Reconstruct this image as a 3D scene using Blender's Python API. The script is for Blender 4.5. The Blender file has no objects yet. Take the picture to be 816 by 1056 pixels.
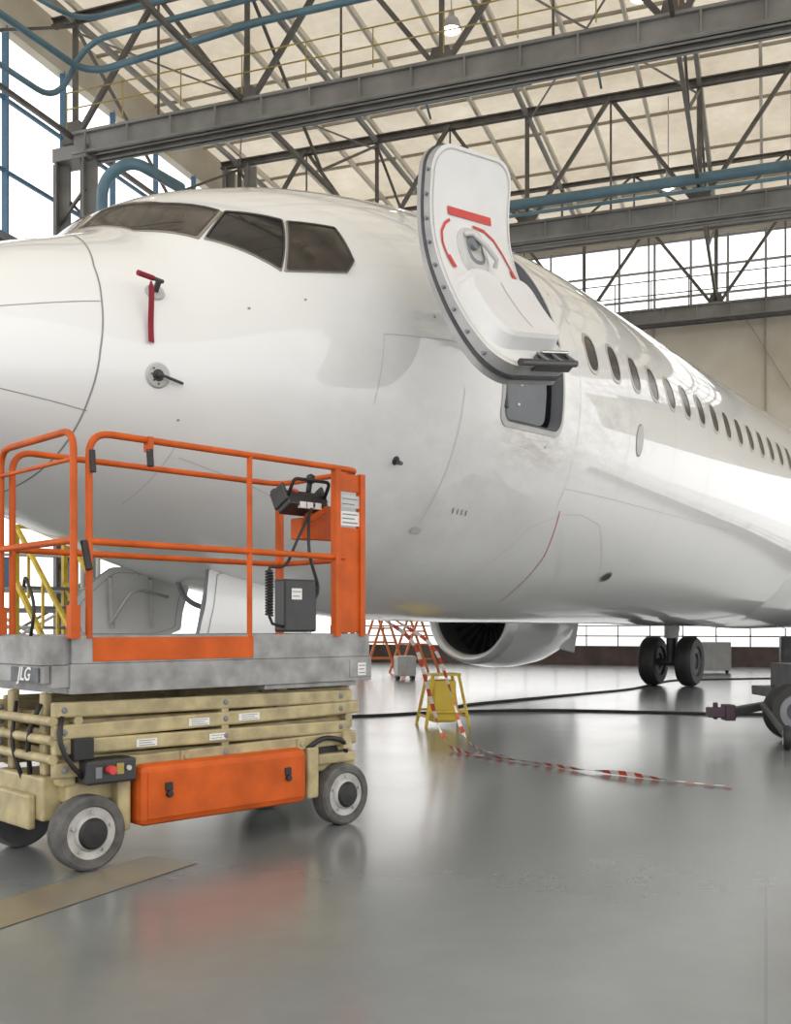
import bpy, math, random
from mathutils import Vector, Matrix
random.seed(4)
V=Vector
SC=bpy.context.scene; COL=SC.collection
Z=V((0,0,1))
# ------------------------------------------------------------------ materials
MATS={}
def mat(name,col,rough=.5,metal=0.,var=.06,scale=6.,bump=0.,coat=0.,emit=0.,dirt=None,spec=None):
    if name in MATS: return MATS[name]
    m=bpy.data.materials.new(name); m.use_nodes=True; nt=m.node_tree; b=nt.nodes['Principled BSDF']
    b.inputs['Roughness'].default_value=rough; b.inputs['Metallic'].default_value=metal
    if coat: b.inputs['Coat Weight'].default_value=coat; b.inputs['Coat Roughness'].default_value=.03
    if spec is not None: b.inputs['Specular IOR Level'].default_value=spec
    tc=nt.nodes.new('ShaderNodeTexCoord'); n=nt.nodes.new('ShaderNodeTexNoise'); n.inputs['Scale'].default_value=scale; n.inputs['Detail'].default_value=5
    nt.links.new(tc.outputs['Object'],n.inputs['Vector'])
    r=nt.nodes.new('ShaderNodeValToRGB'); r.color_ramp.elements[0].position=.3; r.color_ramp.elements[1].position=.7
    d=dirt if dirt else [c*(1-2*var) for c in col]
    r.color_ramp.elements[0].color=(*d,1); r.color_ramp.elements[1].color=(*[min(1,c*(1+var*.5)) for c in col],1)
    nt.links.new(n.outputs['Fac'],r.inputs['Fac']); nt.links.new(r.outputs['Color'],b.inputs['Base Color'])
    if bump:
        bp=nt.nodes.new('ShaderNodeBump'); bp.inputs['Strength'].default_value=bump; bp.inputs['Distance'].default_value=.01
        nt.links.new(n.outputs['Fac'],bp.inputs['Height']); nt.links.new(bp.outputs['Normal'],b.inputs['Normal'])
    if emit:
        b.inputs['Emission Color'].default_value=(*col,1); b.inputs['Emission Strength'].default_value=emit
    MATS[name]=m; return m
white=mat('white_paint',(.775,.78,.775),.3,0,.015,.8,coat=1.0,spec=.3)
seamm=mat('seam_grey',(.27,.27,.27),.6)
seaml=mat('seam_light',(.45,.44,.43),.5)
glassd=mat('cockpit_glass',(.022,.021,.020),.08,0,.1,2,spec=.4)
glassb=mat('cockpit_glass_brown_reflection',(.085,.072,.060),.12,0,.35,3,spec=.5)  # brown paints reflections and the grey interior into the pane colour
framem=mat('window_frame_metal',(.38,.34,.28),.45,.3,.1,8)
wfr=mat('cabin_window_rim',(.55,.52,.47),.35,.3)
wgl=mat('cabin_window_pane',(.085,.075,.068),.15,0,.1,2,spec=.4)
black=mat('black_rubber',(.02,.02,.02),.55,0,.2,10)
bplast=mat('black_plastic',(.03,.03,.032),.35,0,.15,8)
dgrey=mat('dark_grey',(.07,.07,.075),.5,.2,.2,6)
mgrey=mat('interior_grey',(.20,.21,.23),.5,0,.1,4)
lgrey=mat('light_grey',(.50,.50,.49),.45,0,.08,5)
red=mat('red_paint',(.62,.05,.04),.45)
dred=mat('dark_red_fabric',(.26,.015,.03),.8)
orange=mat('orange_paint',(.60,.105,.013),.5,0,.14,6,bump=.05,spec=.25)
galv=mat('galvanised_steel',(.33,.33,.33),.45,.35,.16,9,bump=.08,dirt=(.19,.185,.18))
cream=mat('cream_paint',(.50,.415,.22),.45,0,.10,9,dirt=(.28,.23,.13),bump=.06)
tyre=mat('grey_tyre',(.12,.115,.11),.75,0,.25,14,bump=.3)
rimg=mat('rim_grey',(.50,.49,.47),.5,.1,.15,14)
wlabel=mat('white_label',(.78,.77,.74),.6)
steel=mat('truss_steel',(.14,.13,.12),.5,.25,.2,3)
steel2=mat('truss_steel_pale',(.25,.245,.235),.5,.2,.15,2)
wallm=mat('wall_cream',(.62,.58,.50),.75,0,.1,.5,dirt=(.45,.40,.32))
bluep=mat('blue_pipe',(.12,.22,.28),.45,.1,.15,2)
bluef=mat('blue_frame',(.08,.18,.30),.5)
yellow=mat('yellow_paint',(.65,.45,.03),.45,0,.15,8)
dyel=mat('dull_yellow',(.42,.32,.08),.55,0,.15,8)
brown=mat('brown_steel',(.09,.06,.05),.6,0,.2,3)
chrome=mat('chrome',(.6,.6,.6),.25,1)
alum=mat('aluminium_lip',(.75,.75,.76),.3,.5,.04,4)
ground=mat('outdoor_concrete',(.75,.75,.74),.8,0,.06,.4)
lamp=mat('lamp_glow',(1,.93,.8),.5,emit=12)
# cream roof sheeting; translucency added so sky light brightens it
roofm=mat('roof_cream',(.86,.79,.66),.7,0,.05,.45,dirt=(.60,.51,.39))
nt=roofm.node_tree; b=nt.nodes['Principled BSDF']; out=nt.nodes['Material Output']; tr=nt.nodes.new('ShaderNodeBsdfTranslucent'); ms=nt.nodes.new('ShaderNodeMixShader'); ms.inputs[0].default_value=.37
rc=[n for n in nt.nodes if n.type=='VALTORGB'][0]; nt.links.new(rc.outputs[0],tr.inputs[0]); nt.links.new(b.outputs[0],ms.inputs[1]); nt.links.new(tr.outputs[0],ms.inputs[2]); nt.links.new(ms.outputs[0],out.inputs[0])
nzr=[n for n in nt.nodes if n.type=='TEX_NOISE'][0]; nzr.inputs['Detail'].default_value=10; nzr.inputs['Roughness'].default_value=.75
# floor
fm=bpy.data.materials.new('epoxy_floor'); fm.use_nodes=True; nt=fm.node_tree; b=nt.nodes['Principled BSDF']
tc=nt.nodes.new('ShaderNodeTexCoord'); mp=nt.nodes.new('ShaderNodeMapping'); mp.inputs['Rotation'].default_value=(0,0,math.radians(20))
nt.links.new(tc.outputs['Object'],mp.inputs['Vector'])
br=nt.nodes.new('ShaderNodeTexBrick'); br.inputs['Scale'].default_value=1; br.inputs['Mortar Size'].default_value=.006; br.inputs['Brick Width'].default_value=6; br.inputs['Row Height'].default_value=5; br.offset=0
br.inputs['Color1'].default_value=(1,1,1,1); br.inputs['Color2'].default_value=(.96,.96,.96,1); br.inputs['Mortar'].default_value=(.8,.8,.8,1)
nt.links.new(mp.outputs['Vector'],br.inputs['Vector'])
n1=nt.nodes.new('ShaderNodeTexNoise'); n1.inputs['Scale'].default_value=.9; n1.inputs['Detail'].default_value=8; n1.inputs['Roughness'].default_value=.65
nt.links.new(tc.outputs['Object'],n1.inputs['Vector'])
rp=nt.nodes.new('ShaderNodeValToRGB'); rp.color_ramp.elements[0].position=.3; rp.color_ramp.elements[1].position=.7
rp.color_ramp.elements[0].color=(.165,.178,.180,1); rp.color_ramp.elements[1].color=(.22,.235,.235,1)
nt.links.new(n1.outputs['Fac'],rp.inputs['Fac'])
mx=nt.nodes.new('ShaderNodeMix'); mx.data_type='RGBA'; mx.blend_type='MULTIPLY'; mx.inputs[0].default_value=1
nt.links.new(rp.outputs['Color'],mx.inputs[6]); nt.links.new(br.outputs['Color'],mx.inputs[7]); nt.links.new(mx.outputs[2],b.inputs['Base Color'])
rr=nt.nodes.new('ShaderNodeMapRange'); rr.inputs[3].default_value=.17; rr.inputs[4].default_value=.30
nt.links.new(n1.outputs['Fac'],rr.inputs[0]); nt.links.new(rr.outputs[0],b.inputs['Roughness'])
n2=nt.nodes.new('ShaderNodeTexNoise'); n2.inputs['Scale'].default_value=2.2; n2.inputs['Detail'].default_value=3
nt.links.new(tc.outputs['Object'],n2.inputs['Vector'])
bp=nt.nodes.new('ShaderNodeBump'); bp.inputs['Strength'].default_value=.09; bp.inputs['Distance'].default_value=.02
nt.links.new(n2.outputs['Fac'],bp.inputs['Height']); nt.links.new(bp.outputs['Normal'],b.inputs['Normal'])
b.inputs['Specular IOR Level'].default_value=1.0; b.inputs['Coat Weight'].default_value=.4; b.inputs['Coat Roughness'].default_value=.17
floorm=fm
# ------------------------------------------------------------------ builder
WM={}
def wm(o): return WM[o.name] if o else Matrix.Identity(4)
def thing(name,label,cat,loc=(0,0,0),rotz=0.,group=None):
    e=bpy.data.objects.new(name,None); e.empty_display_size=.2; COL.objects.link(e)
    e.location=loc; e.rotation_euler=(0,0,rotz); e['label']=label; e['category']=cat
    if group: e['group']=group
    WM[e.name]=Matrix.Translation(V(loc))@Matrix.Rotation(rotz,4,'Z'); return e
class MB:
    def __init__(s): s.v=[];s.f=[];s.m=[]
    def add(s,vs,fs,mi=0):
        o=len(s.v); s.v+= [V(v) for v in vs]
        for i,f in enumerate(fs):
            s.f.append(tuple(k+o for k in f)); s.m.append(mi if isinstance(mi,int) else mi[i])
    def hexa(s,c,mi=0):
        s.add(c,[(0,3,2,1),(4,5,6,7),(0,1,5,4),(1,2,6,5),(2,3,7,6),(3,0,4,7)],mi)
    def box(s,lo,hi,mi=0):
        x0,y0,z0=lo;x1,y1,z1=hi
        s.hexa([(x0,y0,z0),(x1,y0,z0),(x1,y1,z0),(x0,y1,z0),(x0,y0,z1),(x1,y0,z1),(x1,y1,z1),(x0,y1,z1)],mi)
    def beam(s,p0,p1,w,h,mi=0,up=Z):
        p0=V(p0);p1=V(p1);t=(p1-p0).normalized()
        if abs(t.dot(up))>.98: up=V((1,0,0)) if abs(t.x)<.9 else V((0,1,0))
        a=t.cross(up).normalized()*w/2; b=a.cross(t).normalized()*h/2
        s.hexa([p0-a-b,p1-a-b,p1+a-b,p0+a-b,p0-a+b,p1-a+b,p1+a+b,p0+a+b],mi)
    def ibeam(s,p0,p1,w,h,t=.04,mi=0):
        p0=V(p0);p1=V(p1); k=Z*(h/2-t/2)
        s.beam(p0,p1,t*.8,h,mi); s.beam(p0+k,p1+k,w,t,mi); s.beam(p0-k,p1-k,w,t,mi)
    def tube(s,pts,r,mi=0,seg=10,closed=False):
        pts=[V(p) for p in pts]; n=len(pts); T=[]
        for i in range(n):
            a=pts[(i-1)%n] if (i>0 or closed) else pts[i]; c=pts[(i+1)%n] if (i<n-1 or closed) else pts[i]
            T.append((c-a).normalized())
        u=T[0].cross(Z); 
        if u.length<.1: u=T[0].cross(V((1,0,0)))
        u.normalize(); vs=[]
        for i in range(n):
            u=(u-T[i]*u.dot(T[i])).normalized(); w=T[i].cross(u)
            for k in range(seg):
                a=2*math.pi*k/seg; vs.append(pts[i]+(u*math.cos(a)+w*math.sin(a))*r)
        fs=[]
        for i in range(n if closed else n-1):
            for k in range(seg):
                j=(i+1)%n; fs.append((i*seg+k,i*seg+(k+1)%seg,j*seg+(k+1)%seg,j*seg+k))
        if not closed: fs.append(tuple(range(seg))[::-1]); fs.append(tuple((n-1)*seg+k for k in range(seg)))
        s.add(vs,fs,mi)
    def lathe(s,o,ax,prof,mi=0,seg=32):
        o=V(o);ax=V(ax).normalized(); u=ax.cross(Z)
        if u.length<.1: u=ax.cross(V((1,0,0)))
        u.normalize(); w=ax.cross(u); vs=[];fs=[];ms=[]
        for r,h in prof:
            for k in range(seg):
                a=2*math.pi*k/seg; vs.append(o+ax*h+(u*math.cos(a)+w*math.sin(a))*max(r,.0005))
        for i in range(len(prof)-1):
            for k in range(seg):
                fs.append((i*seg+k,i*seg+(k+1)%seg,(i+1)*seg+(k+1)%seg,(i+1)*seg+k)); ms.append(mi if isinstance(mi,int) else mi[i])
        s.add(vs,fs,ms)
    def cyl(s,p0,p1,r,mi=0,seg=20):
        p0=V(p0);p1=V(p1); h=(p1-p0).length
        s.lathe(p0,p1-p0,[(0,0),(r,0),(r,h),(0,h)],mi,seg)
    def patch(s,surf,poly,off,mi=0,rings=8,flip=False):
        P=dens(poly,64); n=len(P); c=(sum(p[0] for p in P)/n,sum(p[1] for p in P)/n)
        vs=[surf(c[0],c[1],off)];fs=[]
        for k in range(1,rings+1):
            t=k/rings
            for p in P: vs.append(surf(c[0]+(p[0]-c[0])*t,c[1]+(p[1]-c[1])*t,off))
        for i in range(n): fs.append((0,1+i,1+(i+1)%n))
        for k in range(rings-1):
            for i in range(n):
                a=1+k*n; j=(i+1)%n; fs.append((a+i,a+n+i,a+n+j,a+j))
        if flip: fs=[f[::-1] for f in fs]
        s.add(vs,fs,mi)
    def ring(s,surf,poly,s0,s1,o0,o1,mi=0):
        P=dens(poly,64); n=len(P); c=(sum(p[0] for p in P)/n,sum(p[1] for p in P)/n)
        vs=[];fs=[]
        for t,o in ((s0,o0),(s1,o1)):
            for p in P: vs.append(surf(c[0]+(p[0]-c[0])*t,c[1]+(p[1]-c[1])*t,o))
        for i in range(n): j=(i+1)%n; fs.append((i,n+i,n+j,j))
        s.add(vs,fs,mi)
    def loops(s,surf,A,B,oa,ob,mi=0):
        n=len(A); vs=[surf(p[0],p[1],oa) for p in A]+[surf(p[0],p[1],ob) for p in B]
        s.add(vs,[(i,n+i,n+(i+1)%n,(i+1)%n) for i in range(n)],mi)
    def ribbon(s,surf,pts,w,off,mi=0,step=.06,th=0):
        P=[]
        for a,c in zip(pts[:-1],pts[1:]):
            L=(surf(*a,off)-surf(*c,off)).length; k=max(1,int(L/step))
            for i in range(k): P.append((a[0]+(c[0]-a[0])*i/k,a[1]+(c[1]-a[1])*i/k))
        P.append(pts[-1]); X=[surf(*p,off) for p in P]; Nn=[(surf(*p,off+.01)-surf(*p,off)).normalized() for p in P]
        vs=[]
        for i in range(len(X)):
            t=(X[min(i+1,len(X)-1)]-X[max(i-1,0)]).normalized(); sd=t.cross(Nn[i]).normalized()*w/2
            vs+=[X[i]-sd,X[i]+sd]
        s.add(vs,[(2*i,2*i+1,2*i+3,2*i+2) for i in range(len(X)-1)],mi)
    def obj(s,name,parent=None,mats=None,smooth=False,bevel=0,world=True,label=None,kind=None,cat=None,group=None,auto=None):
        M=wm(parent); inv=M.inverted() if world else Matrix.Identity(4)
        me=bpy.data.meshes.new(name); me.from_pydata([inv@v for v in s.v],[],s.f)
        for m in (mats or [white]): me.materials.append(m)
        me.polygons.foreach_set('material_index',s.m)
        if smooth: me.polygons.foreach_set('use_smooth',[True]*len(s.f))
        o=bpy.data.objects.new(name,me); COL.objects.link(o); WM[o.name]=M
        if smooth and auto:
            try: me.set_sharp_from_angle(angle=math.radians(auto))
            except Exception: pass
        if parent: o.parent=parent
        if bevel:
            b=o.modifiers.new('bevel','BEVEL'); b.width=bevel; b.segments=2; b.limit_method='ANGLE'
        if label: o['label']=label
        if kind: o['kind']=kind
        if cat: o['category']=cat
        if group: o['group']=group
        return o
def dens(poly,n):
    m=len(poly)
    if m>=n: return list(poly)
    k=max(1,n//m); out=[]
    for i in range(m):
        a=poly[i];c=poly[(i+1)%m]
        for j in range(k): out.append((a[0]+(c[0]-a[0])*j/k,a[1]+(c[1]-a[1])*j/k))
    return out
def longs(poly,k=20):
    xs=[p[0] for p in poly];ys=[p[1] for p in poly];w=max(xs)-min(xs);h=max(ys)-min(ys);out=[];m=len(poly)
    for i in range(m):
        a=poly[i];c=poly[(i+1)%m]; L=math.hypot((c[0]-a[0])/w,(c[1]-a[1])/h); kk=k if L>.3 else 1
        for j in range(kk): out.append((a[0]+(c[0]-a[0])*j/kk,a[1]+(c[1]-a[1])*j/kk))
    return out
def chai(poly,n=2,f=.2):
    for _ in range(n):
        o=[]
        for i in range(len(poly)):
            a=poly[i];c=poly[(i+1)%len(poly)]
            o.append((a[0]*(1-f)+c[0]*f,a[1]*(1-f)+c[1]*f)); o.append((a[0]*f+c[0]*(1-f),a[1]*f+c[1]*(1-f)))
        poly=o;f=.25
    return poly
def rrect(x0,x1,y0,y1,rx,ry,n=6):
    o=[]
    for cx,cy,a0 in ((x1-rx,y1-ry,0),(x0+rx,y1-ry,90),(x0+rx,y0+ry,180),(x1-rx,y0+ry,270)):
        for i in range(n+1):
            a=math.radians(a0+90*i/n); o.append((cx+rx*math.cos(a),cy+ry*math.sin(a)))
    return o
def fillet(pts,r,n=6,closed=False):
    pts=[V(p) for p in pts]; out=[]; N_=len(pts)
    for i in range(N_):
        if not closed and i in (0,N_-1): out.append(pts[i]); continue
        p=pts[i];a=(pts[(i-1)%N_]-p);c=(pts[(i+1)%N_]-p)
        rr_=min(r,a.length*.49,c.length*.49); A=p+a.normalized()*rr_; C_=p+c.normalized()*rr_
        for k in range(n+1):
            t=k/n; out.append(A*(1-t)**2+p*2*t*(1-t)+C_*t*t)
    return out
def textobj(name,txt,size,M,m,parent,ext=.001):
    cu=bpy.data.curves.new(name,'FONT'); cu.body=txt; cu.size=size; cu.extrude=ext; cu.align_x='CENTER'; cu.align_y='CENTER'; cu.shear=.3; cu.offset=.0015
    tmp=bpy.data.objects.new(name+'_tmp',cu); COL.objects.link(tmp); bpy.context.view_layer.update()
    me=bpy.data.meshes.new_from_object(tmp.evaluated_get(bpy.context.evaluated_depsgraph_get())); bpy.data.objects.remove(tmp)
    me.transform(M); me.materials.clear(); me.materials.append(m); o=bpy.data.objects.new(name,me); COL.objects.link(o); o.parent=parent; return o
# ------------------------------------------------------------------ airplane
D=V((.565,.825,0)).normalized(); N=V((D.y,-D.x,0)); F=-5.64*N
UN=2.75
P=[(0,2.58,2.56,.02,2.57),(.04,2.74,2.41,.17,2.57),(.15,2.91,2.28,.34,2.57),(.35,3.10,2.13,.55,2.58),(.65,3.29,2.01,.76,2.6),(1.0,3.46,1.90,.96,2.64),(1.35,3.60,1.80,1.12,2.68),
(1.65,3.74,1.71,1.24,2.72),(1.9,3.98,1.64,1.34,2.77),(2.2,4.16,1.56,1.45,2.84),(2.6,4.33,1.46,1.55,2.9),(3.1,4.51,1.36,1.64,2.98),(3.8,4.70,1.26,1.74,3.06),(4.6,4.87,1.19,1.81,3.12),(5.6,5.0,1.16,1.86,3.17),(7,5.08,1.15,1.88,3.2),(10,5.08,1.15,1.88,3.2),(13,5.08,1.12,1.89,3.2),(24,5.08,1.10,1.9,3.2)]
def prof(x):
    n=len(P); x=max(P[0][0],min(P[-1][0],x)); i=0
    while i<n-2 and x>P[i+1][0]: i+=1
    h=P[i+1][0]-P[i][0]; t=(x-P[i][0])/h; out=[]
    for k in range(1,5):
        def sl(j):
            if j<=0 or j>=n-1: return 0 if j>0 else (P[1][k]-P[0][k])/(P[1][0]-P[0][0])
            a=(P[j][k]-P[j-1][k])/(P[j][0]-P[j-1][0]); b=(P[j+1][k]-P[j][k])/(P[j+1][0]-P[j][0])
            return 0 if a*b<=0 else 2*a*b/(a+b)
        m0=sl(i)*h;m1=sl(i+1)*h;a=P[i][k];b=P[i+1][k]
        out.append((2*t**3-3*t*t+1)*a+(t**3-2*t*t+t)*m0+(-2*t**3+3*t*t)*b+(t**3-t*t)*m1)
    return out
def S0(u,td):
    T,B,w,zc=prof(u-UN); th=math.radians(td); s_=math.sin(th)
    p=F+D*u+N*(w*math.cos(th)); p.z=zc+((T-zc) if s_>0 else (zc-B))*s_; return p
def fs(u,td,off=0.):
    p=S0(u,td)
    if off:
        a=S0(u+.02,td)-S0(u-.02,td); b=S0(u,td+1)-S0(u,td-1); n=a.cross(b)
        if n.dot(p-(F+D*u+Z*3))<0: n=-n
        p=p+n.normalized()*off
    return p
def AX(u,w,z): p=F+D*u+N*w; p.z=z; return p
PB=AX(6.8,0,0)
plane=thing('airplane','white jet airliner with open front door parked in hangar','airplane',tuple(PB))
fp=white.copy(); fp.name='fuselage_paint'; nt=fp.node_tree; b=nt.nodes['Principled BSDF']
rc=[n for n in nt.nodes if n.type=='VALTORGB'][0]; tcn=[n for n in nt.nodes if n.type=='TEX_COORD'][0]
def grime(prev,pt,rad,sc,col,lo,hi,stretch):
    vd=nt.nodes.new('ShaderNodeVectorMath'); vd.operation='SUBTRACT'; vd.inputs[1].default_value=tuple(pt)
    nt.links.new(tcn.outputs['Object'],vd.inputs[0])
    vs_=nt.nodes.new('ShaderNodeVectorMath'); vs_.operation='MULTIPLY'; vs_.inputs[1].default_value=stretch; nt.links.new(vd.outputs[0],vs_.inputs[0])
    ln=nt.nodes.new('ShaderNodeVectorMath'); ln.operation='LENGTH'; nt.links.new(vs_.outputs[0],ln.inputs[0])
    m1=nt.nodes.new('ShaderNodeMapRange'); m1.inputs[1].default_value=rad; m1.inputs[2].default_value=0; nt.links.new(ln.outputs['Value'],m1.inputs[0])
    nz=nt.nodes.new('ShaderNodeTexNoise'); nz.inputs['Scale'].default_value=sc; nz.inputs['Detail'].default_value=7; nz.inputs['Roughness'].default_value=.65; nt.links.new(vs_.outputs[0],nz.inputs['Vector'])
    m2=nt.nodes.new('ShaderNodeMapRange'); m2.inputs[1].default_value=lo; m2.inputs[2].default_value=hi; nt.links.new(nz.outputs['Fac'],m2.inputs[0])
    mu=nt.nodes.new('ShaderNodeMath'); mu.operation='MULTIPLY'; nt.links.new(m1.outputs[0],mu.inputs[0]); nt.links.new(m2.outputs[0],mu.inputs[1])
    mi=nt.nodes.new('ShaderNodeMix'); mi.data_type='RGBA'; nt.links.new(mu.outputs[0],mi.inputs[0]); nt.links.new(prev,mi.inputs[6]); mi.inputs[7].default_value=(*col,1); return mi.outputs[2]
o_=grime(rc.outputs[0],fs(7.75,-15)-PB,1.05,4.5,(.28,.22,.175),.34,.74,(1,1,3.2))
o_=grime(o_,fs(8.9,-6)-PB,1.7,4,(.44,.42,.39),.38,.8,(1,1,2.5))
o_=grime(o_,fs(6.6,-30)-PB,2.4,2.2,(.58,.57,.56),.35,.8,(1,1,1.5))
nt.links.new(o_,b.inputs['Base Color'])
us=[UN];x=0
while x<22:
    x+= .02 if x<.295 else .05 if x<6.5 else .25
    us.append(UN+x)
NT=96; mb=MB(); vs=[];fc=[]
for u in us:
    for j in range(NT): vs.append(fs(u,360*j/NT))
DU0,DU1,DT0,DT1=7.15,8.10,-11.25,41.25
for i in range(len(us)-1):
    um=(us[i]+us[i+1])/2
    for j in range(NT):
        tm=360*(j+.5)/NT; tm=tm-360 if tm>180 else tm
        if DU0<um<DU1 and DT0<tm<DT1: continue
        a=i*NT+j;b=i*NT+(j+1)%NT; fc.append((a,b,b+NT,a+NT))
mb.add(vs,fc); fus=mb.obj('fuselage',plane,[fp],smooth=True)
sm=MB()
seam=[(4.16,100),(4.13,82),(4.11,70),(3.93,40),(3.87,22),(3.82,2),(3.79,-20),(3.77,-45),(3.74,-73),(3.73,-100),(3.73,-130)]
sm.ribbon(fs,seam,.010,.002)
sm.ribbon(fs,[(2.9,24),(3.38,23),(3.86,22)],.005,.002); sm.ribbon(fs,[(2.9,-16),(3.38,-19),(3.8,-24)],.005,.002)
for pts in ([(5.74,6),(5.70,-5),(5.67,-12)],[(5.74,6),(7.08,6)],[(6.62,-5),(6.6,-40)],[(8.45,35),(8.45,-30)],[(6.6,60),(6.6,25)],[(10.9,45),(10.9,-60)],[(13.4,40),(13.4,-60)],[(8.45,-24),(13.4,-24)],[(9.6,45),(9.6,-24)],[(12.1,45),(12.1,-24)],
            [(8.15,-36),(8.6,-31),(9.0,-30),(9.5,-32),(9.92,-40),(10.6,-55),(11.34,-80)],[(8.15,-36),(7.9,-50),(7.85,-70)],[(4.4,-35),(5.2,-42),(5.6,-44)],[(4.35,-30),(4.3,-60)]):
    sm.ribbon(fs,pts,.0035,.002,1)
sm.ribbon(fs,[(8.54,-30),(8.77,-44),(8.86,-64)],.010,.003,2)
sm.obj('panel_seam',plane,[seamm,seaml,red],kind='stuff')
# cockpit windows
cw={'a':[(4.42,88),(4.42,62),(4.60,43),(4.88,51.3),(4.69,65),(4.60,87)],
    'b':[(4.635,41.2),(4.905,50.3),(5.25,43.4),(4.985,24.3)],
    'c':[(5.28,42.7),(5.02,24.0),(5.52,23.4),(5.63,27),(5.66,39.5)],
    'd':[(4.42,92),(4.42,118),(4.60,137),(4.88,128.7),(4.69,115),(4.60,93)]}
for k,p in cw.items():
    g=MB(); pp=chai(p,2,.03)
    g.patch(fs,pp,.006,0,8); g.ring(fs,pp,1.0,1.0,.003,.012,1); g.ring(fs,pp,1.0,1.045,.012,.009,1); g.ring(fs,pp,1.045,1.055,.009,-.004,1); g.ribbon(fs,pp+[pp[0]],.012,.014,2)
    g.obj('cockpit_window',plane,[glassd if k=='b' else glassb,framem,dgrey],smooth=True,auto=30)
g=MB(); g.ribbon(fs,[(4.40,62),(4.60,50)],.02,.03); g.obj('windshield_wiper',plane,[black])
for i in range(24):
    u=8.78+.523*i; g=MB(); pp=rrect(u-.11,u+.11,14-5.2,14+5.2,.09,4,5)
    g.patch(fs,pp,.004,0,3); g.ring(fs,pp,1.0,1.2,.008,.006,1); g.ring(fs,pp,1.2,1.22,.006,-.002,1)
    g.obj('passenger_window',plane,[wgl,wfr],smooth=True)
# doorway
dm=longs(rrect(DU0+.02,DU1-.02,DT0+.6,DT1-.6,.10,3.2,6)); do_=longs(rrect(DU0-.03,DU1+.03,DT0-.9,DT1+.9,.11,3.6,6))
g=MB(); g.loops(fs,dm,do_,.010,.008,0)
g.loops(fs,do_,[(p[0]+(.004 if p[0]>7.6 else -.004),p[1]) for p in do_],.008,-.005,0)
g.loops(fs,dm,dm,.010,-.10,1)
g.ribbon(fs,dm+[dm[0]],.014,.014,2)
frame=g.obj('door_frame',plane,[lgrey,mgrey,dgrey])
g=MB(); inner=longs(rrect(DU0-.1,DU1+.1,DT0-2,DT1+3,.05,2,6))
g.loops(fs,dm,inner,-.10,-.10,0); g.loops(fs,inner,inner,-.10,-1.1,0); g.patch(fs,inner,-1.1,0,6)
g.obj('doorway_interior',plane,[dgrey])
g=MB(); pp=rrect(DU0+.05,DU1-.20,DT0+1.2,6,.08,2.4,5); g.patch(fs,pp,-.05,0,5); g.ring(fs,pp,1,1.02,-.05,-.09,1)
g.obj('door_sill_panel',plane,[mat('sill_grey',(.13,.14,.16),.45,0,.1,3),dgrey])
g=MB()
for uu_,tt_ in ((DU0+.25,2),(DU0+.33,-1),(DU0+.3,-6)): g.patch(fs,rrect(uu_-.02,uu_+.02,tt_-.3,tt_+.3,.01,.1,3),-.044,0,2)
g.obj('sill_marking',plane,[wlabel],kind='stuff')
# entry door
R=V((.854,7.35,0)); e=V((-.643,-.766,0)); m_=V((.766,-.643,0))
OT=[(0,.0),(.15,-.035),(.3,-.045),(.42,-.02),(.5,.02),(.62,.10),(.75,.21),(.88,.36),(1,.53)]
DH=1.57; DW=.93
def ot(t):
    if t>=1: return .53+(t-1)*1.4
    if t<=0: return -t*.2
    for (a,x),(b_,y) in zip(OT[:-1],OT[1:]):
        if t<=b_: return x+(y-x)*(t-a)/(b_-a)
def ots(t): return sum(ot(t+d) for d in (-.08,-.04,0,.04,.08))/5
def ds(f,t,off=0.):
    a=f*DW; p=R+e*a+m_*(ots(t)+off)
    sl=(ots(t+.02)-ots(t-.02))/(.04*DH)
    p.z=4.45-DH*t-.16*f+off*sl; return p
dl=longs(rrect(0,1,0,1,.22,.11,7),24)
liner=mat('door_liner',(.74,.74,.74),.4,0,.03,3)
door=MB(); door.patch(ds,dl,0,0,16); door.patch(ds,dl,-.11,0,16,flip=True)
door.loops(ds,dl,dl,-.11,0,1)
DO=door.obj('entry_door',plane,[liner,mat('door_rim',(.36,.36,.36),.4,.3,.1,5)],smooth=True,auto=40,label='open white door with curved inner liner')
g=MB(); g.ring(ds,dl,.985,1.012,-.05,-.055,0); g.ring(ds,dl,1.012,1.012,-.055,-.075,0); g.ring(ds,dl,1.012,.985,-.075,-.08,0)
dli=[(.5+(p[0]-.5)*.94,.5+(p[1]-.5)*.965) for p in dl]
g.ribbon(ds,dli+[dli[0]],.007,.005,1,step=.02)
g.obj('door_seal',DO,[dgrey,seaml],smooth=True)
for k in range(9):
    q=ds(1.0,.12+.1*k,-.03); g=MB(); g.cyl(q,q+e*.015,.012,0,10); g.obj('latch_stop',DO,[mgrey])
def redm(pts,w,off=.007):
    g=MB(); g.ribbon(ds,pts,w,off,step=.02); g.obj('red_marking',DO,[red])
redm([(.80,.275),(.26,.285)],.055)
redm([(.84,.52),(.885,.47),(.90,.42),(.885,.37),(.84,.335),(.78,.315)],.02)
redm([(.50,.325),(.36,.335),(.24,.37),(.15,.43),(.09,.50),(.07,.56)],.02)
redm([(.87,.48),(.83,.535)],.045,.009); redm([(.10,.51),(.06,.575)],.045,.009)
g=MB(); hp=rrect(.42,.70,.345,.55,.12,.07,5); g.patch(ds,hp,.035,0,10); g.ring(ds,hp,1,1.1,.035,.001,0)
g.ring(ds,hp,.55,.7,.045,.036,1)
g.obj('handle_housing',DO,[mat('housing_grey',(.58,.58,.57),.4),mgrey],smooth=True)
g=MB(); g.tube([ds(.66,.38,.04),ds(.64,.39,.09),ds(.52,.45,.10),ds(.42,.51,.09),ds(.40,.53,.05)],.018,0,10)
g.lathe(ds(.6,.42,.03),m_,[(0,.05),(.045,.05),(.05,0)],1,20)
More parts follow.
